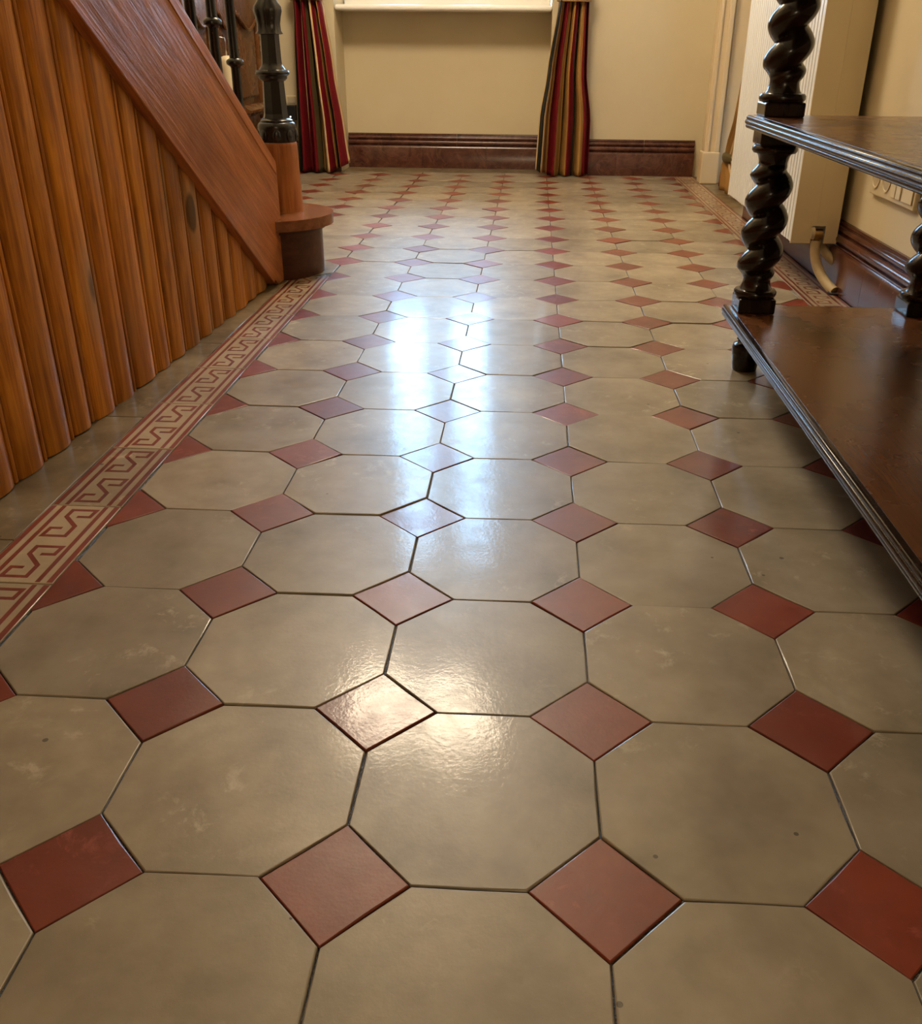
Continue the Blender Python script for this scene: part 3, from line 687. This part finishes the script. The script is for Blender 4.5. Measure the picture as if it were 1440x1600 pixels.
# ------------------------------------------------------------------ sockets on the right wall
sk = thing('socket_strip', 'cream four-gang socket plate with two outlets on the right wall', 'socket', (XR, 1.70, 0.27))
SO = Vector((XR, 1.70, 0.27)); sy0, sy1, sz0, sz1 = 1.575, 1.862, 0.252, 0.334
def spart(nm, bm, mat, **kw):
    for v in bm.verts: v.co -= SO
    return mesh_obj(nm, bm, mat, sk, **kw)
bm = bmesh.new(); bxb(bm, XR - 0.011, XR - 0.0002, sy0, sy1, sz0, sz1, 0.004, 3); spart('frame_plate', bm, 'plastic', smooth=True, auto=40)
for kk in range(4):
    yc = sy1 - 0.0375 - kk * 0.0707; zc = (sz0 + sz1) / 2
    if kk < 2:
        bm = bmesh.new(); ro, ri = 0.027, 0.0225
        R = [[bm.verts.new((xx, yc + r * math.cos(2 * PI * q / 28), zc + r * math.sin(2 * PI * q / 28))) for q in range(28)] for xx, r in ((XR - 0.0105, ro), (XR - 0.0135, ro - 0.001), (XR - 0.0135, ri), (XR - 0.0112, ri - 0.001))]
        for a, b in zip(R, R[1:]):
            for q in range(28): bm.faces.new((a[q], a[(q + 1) % 28], b[(q + 1) % 28], b[q]))
        spart('outlet_ring', bm, 'plastic', smooth=True, auto=40)
        bm = bmesh.new(); v_ = [bm.verts.new((XR - 0.0115, yc + (ri - .0005) * math.cos(2 * PI * q / 28), zc + (ri - .0005) * math.sin(2 * PI * q / 28))) for q in range(28)]; bm.faces.new(v_)
        r2 = bmesh.ops.extrude_face_region(bm, geom=bm.faces[:]); bmesh.ops.translate(bm, verts=[g for g in r2['geom'] if isinstance(g, bmesh.types.BMVert)], vec=(0.0008, 0, 0)); spart('outlet_well', bm, 'well')
        bm = bmesh.new()
        for dz in (-0.0095, 0.0095): tube(bm, [(XR - 0.0122, yc + dz, zc), (XR - 0.0105, yc + dz, zc)], 0.0026, 8)
        spart('pin_hole', bm, 'black')
    elif kk == 2:
        bm = bmesh.new(); bxb(bm, XR - 0.0145, XR - 0.010, yc - 0.028, yc - 0.001, zc - 0.03, zc + 0.03, 0.0015); bxb(bm, XR - 0.0145, XR - 0.010, yc + 0.003, yc + 0.028, zc - 0.03, zc + 0.03, 0.0015); spart('switch_rocker', bm, 'plastic')
        bm = bmesh.new(); bxb(bm, XR - 0.0118, XR - 0.0105, yc - 0.001, yc + 0.003, zc - 0.03, zc + 0.03); spart('rocker_gap', bm, 'black')
    else:
        bm = bmesh.new(); bxb(bm, XR - 0.0145, XR - 0.010, yc - 0.028, yc + 0.028, zc - 0.03, zc + 0.03, 0.0015); spart('blank_insert', bm, 'plastic')

# ------------------------------------------------------------------ adapter on the back wall, left of the curtain
ad = thing('wall_socket', 'small cream wall socket beside the left window curtain', 'socket', (-1.222, YB, 0.318))
for nm, a, mt in (('socket_plate', (-0.028, 0.028, -0.012, -0.0003, -0.02, 0.02), 'plastic'), ('socket_insert', (-0.02, 0.02, -0.0145, -0.0121, -0.014, 0.014), 'well')): box(nm, *a, mt, ad, 0.002)
pa = thing('power_adapter', 'black plug-in power adapter with a glowing light, under the small cream socket', 'adapter', (-1.222, YB, 0.265))
box('adapter_body', -0.022, 0.022, -0.045, -0.0003, -0.035, 0.032, 'black', pa, 0.005, 3)
b2 = bmesh.new(); bmesh.ops.create_uvsphere(b2, u_segments=10, v_segments=6, radius=0.003); bmesh.ops.translate(b2, verts=b2.verts, vec=(-0.004, -0.046, -0.018)); mesh_obj('indicator_light', b2, 'led', pa, smooth=True)
bm = bmesh.new(); tube(bm, [(0.005, -0.028, -0.034), (0.006, -0.03, -0.08), (0.0, -0.035, -0.13), (-0.02, -0.04, -0.19), (-0.03, -0.045, -0.26)], 0.0028, 8); mesh_obj('cable', bm, 'black', pa, smooth=True)

# pale object hanging on a wire hook, behind the balusters
hx, hy = XL + 0.088, 3.455
hg = thing('hanging_roll', 'pale cream roll hanging from a wire hook on the panelled door behind the balusters', 'ornament', (hx, hy, 0.36))
bm = bmesh.new(); lathe(bm, [(0.004, -0.005), (0.018, 0.0), (0.022, 0.012), (0.026, 0.06), (0.029, 0.11), (0.029, 0.135), (0.024, 0.148), (0.012, 0.154), (0.003, 0.155)], 0, 0, 24); mesh_obj('roll', bm, 'plastic', hg, smooth=True)
bm = bmesh.new(); tube(bm, [(0, 0, 0.154), (0, 0.0, 0.20), (0, -0.005, 0.215), (-0.02, -0.01, 0.218), (-0.0385, -0.01, 0.218)], 0.003, 8); mesh_obj('wire_hook', bm, 'steel', hg, smooth=True)
bm = bmesh.new(); lathe(bm, [(0.009, -0.04), (0.012, -0.03), (0.010, -0.012), (0.005, -0.004)], 0, 0, 16); mesh_obj('roll_tail', bm, 'white', hg, smooth=True)

# ------------------------------------------------------------------ curtains
CM = ['c_green', 'c_red', 'c_gold', 'c_cream', 'c_olive', 'c_black']
def curtain(name, label, edges, stripes, ybase, amp, folds, ztop, hem, axis='x', seed=0, sgn=1):
    """edges: (z, left, right) table; stripes: (width, material index) across the cloth"""
    rnd = random.Random(seed); nu, nv = 150, 44
    cum = []; tot = sum(w_ for w_, _ in stripes); a = 0
    for w_, m_ in stripes: a += w_ / tot; cum.append((a, m_))
    def edge(z, i):
        for (z0, *e0), (z1, *e1) in zip(edges, edges[1:]):
            if z0 <= z <= z1:
                t = (z - z0) / (z1 - z0); t = t * t * (3 - 2 * t) * 0.5 + t * 0.5
                return e0[i] + (e1[i] - e0[i]) * t
        return edges[-1][1 + i] if z > edges[-1][0] else edges[0][1 + i]
    ph = [rnd.uniform(0, 6.28) for _ in range(3)]
    bm = bmesh.new(); g = []
    for iv in range(nv + 1):
        row = []; tz = iv / nv
        for iu in range(nu + 1):
            u = iu / nu
            zb = hem(u); z = zb + (ztop - zb) * tz ** 1.25
            l, r = edge(z, 0), edge(z, 1); wdt = r - l
            fl = math.sin(2 * PI * folds * u + ph[0] + 0.5 * math.sin(3.1 * z + ph[1])) * 0.7 + 0.3 * math.sin(2 * PI * folds * 2.13 * u + ph[2] + 1.7 * z)
            sw = 0.5 / folds * 0.6 * math.cos(2 * PI * folds * u + ph[0]) * 0.35
            f = min(1.0, wdt / 0.2) * 0.4 + 0.6
            p_ = l + wdt * (u + sw * math.sin(PI * u)); q = ybase + sgn * amp * f * fl
            row.append(bm.verts.new((p_, q, z) if axis == 'x' else (q, p_, z)))
        g.append(row)
    for iv in range(nv):
        for iu in range(nu):
            f = bm.faces.new((g[iv][iu], g[iv][iu + 1], g[iv + 1][iu + 1], g[iv + 1][iu]))
            um = (iu + 0.5) / nu
            f.material_index = next(m_ for c_, m_ in cum if um <= c_ + 1e-9)
            f.smooth = True
    t = thing(name, label, 'curtain', group='striped curtains tied at the window' if axis == 'x' else None, loc=((edges[0][1] + edges[0][2]) / 2 if axis == 'x' else ybase, ybase if axis == 'x' else (edges[0][1] + edges[0][2]) / 2, 0))
    for v in bm.verts: v.co -= t.location
    o = mesh_obj('drape', bm, CM, t); o.data.polygons.foreach_set('use_smooth', [True] * len(o.data.polygons))
    md = o.modifiers.new('thickness', 'SOLIDIFY'); md.thickness = 0.002; md.offset = 0
    return t
G, Rr, Go, Cr, Ol, Bk = range(6)
cl = curtain('window_curtain', 'striped crimson, gold and green curtain left of the window', [(0.0, -1.205, -0.945), (0.2, -1.195, -0.965), (0.45, -1.185, -1.00), (0.73, -1.172, -1.035), (0.76, -1.172, -1.045), (1.2, -1.18, -0.93), (2.4, -1.2, -0.72)],
    [(3, Cr), (9, G), (5, Bk), (13, Rr), (4, Cr), (4, Rr), (13, Rr), (8, Ol), (4, Bk), (12, Go), (4, Cr), (9, Rr), (6, Go), (9, Bk), (4, Go), (13, Rr), (3, Cr)],
    4.235, 0.042, 4, 2.4, lambda u: 0.006 + 0.04 * max(0, u - 0.62) / 0.38, seed=3)
cr = curtain('window_curtain', 'striped crimson and gold curtain right of the window', [(0.0, -0.055, 0.198), (0.25, -0.045, 0.195), (0.45, -0.015, 0.165), (0.73, 0.025, 0.160), (0.76, 0.03, 0.162), (1.2, -0.07, 0.17), (2.4, -0.28, 0.2)],
    [(4, Cr), (9, Bk), (4, Cr), (14, Go), (16, Rr), (13, Go), (5, Bk), (14, Go), (9, Rr), (5, Bk), (6, Ol), (4, Cr), (16, Go), (20, Rr)],
    4.235, 0.042, 4, 2.4, lambda u: 0.006 + 0.022 * max(0, 0.25 - u) / 0.25, seed=11)
for t_, x, wd in ((cl, -1.108, 0.075), (cr, 0.094, 0.075)):
    bm = bmesh.new(); lathe(bm, [(1, 0.733), (1.05, 0.742), (1.05, 0.772), (1, 0.78)], 0, 0, 40, cap=False)
    for v in bm.verts: v.co = Vector((x - t_.location.x + v.co.x * wd, 4.235 - t_.location.y + v.co.y * 0.045, v.co.z))
    o = mesh_obj('tieback', bm, 'c_cream', t_, smooth=True, auto=60); md = o.modifiers.new('thickness', 'SOLIDIFY'); md.thickness = 0.004
c3 = curtain('door_curtain', 'gold and crimson curtain gathered in the doorway beside the radiator', [(0.0, 3.36, 3.93), (0.06, 3.42, 3.925), (0.11, 3.60, 3.885), (0.14, 3.68, 3.825), (0.18, 3.62, 3.82), (0.31, 3.45, 3.735), (0.5, 3.35, 3.66), (1.0, 3.2, 3.55), (2.05, 3.14, 3.5)],
    [(8, Cr), (10, Rr), (8, Go), (6, Cr), (10, Rr), (10, Go), (6, Ol), (14, Go), (16, Rr)], 0.762, 0.014, 4, 2.05, lambda u: 0.004, axis='y', seed=5)
bm = bmesh.new(); lathe(bm, [(0.6, 0.118), (1, 0.128), (1.08, 0.14), (1, 0.152), (0.6, 0.162)], 0, 0, 24, cap=False)
for v in bm.verts: v.co = Vector((v.co.x * 0.026, 3.755 - c3.location.y + v.co.y * 0.078, v.co.z))
o = mesh_obj('tie_knot', bm, 'c_olive', c3, smooth=True); md = o.modifiers.new('thickness', 'SOLIDIFY'); md.thickness = 0.003
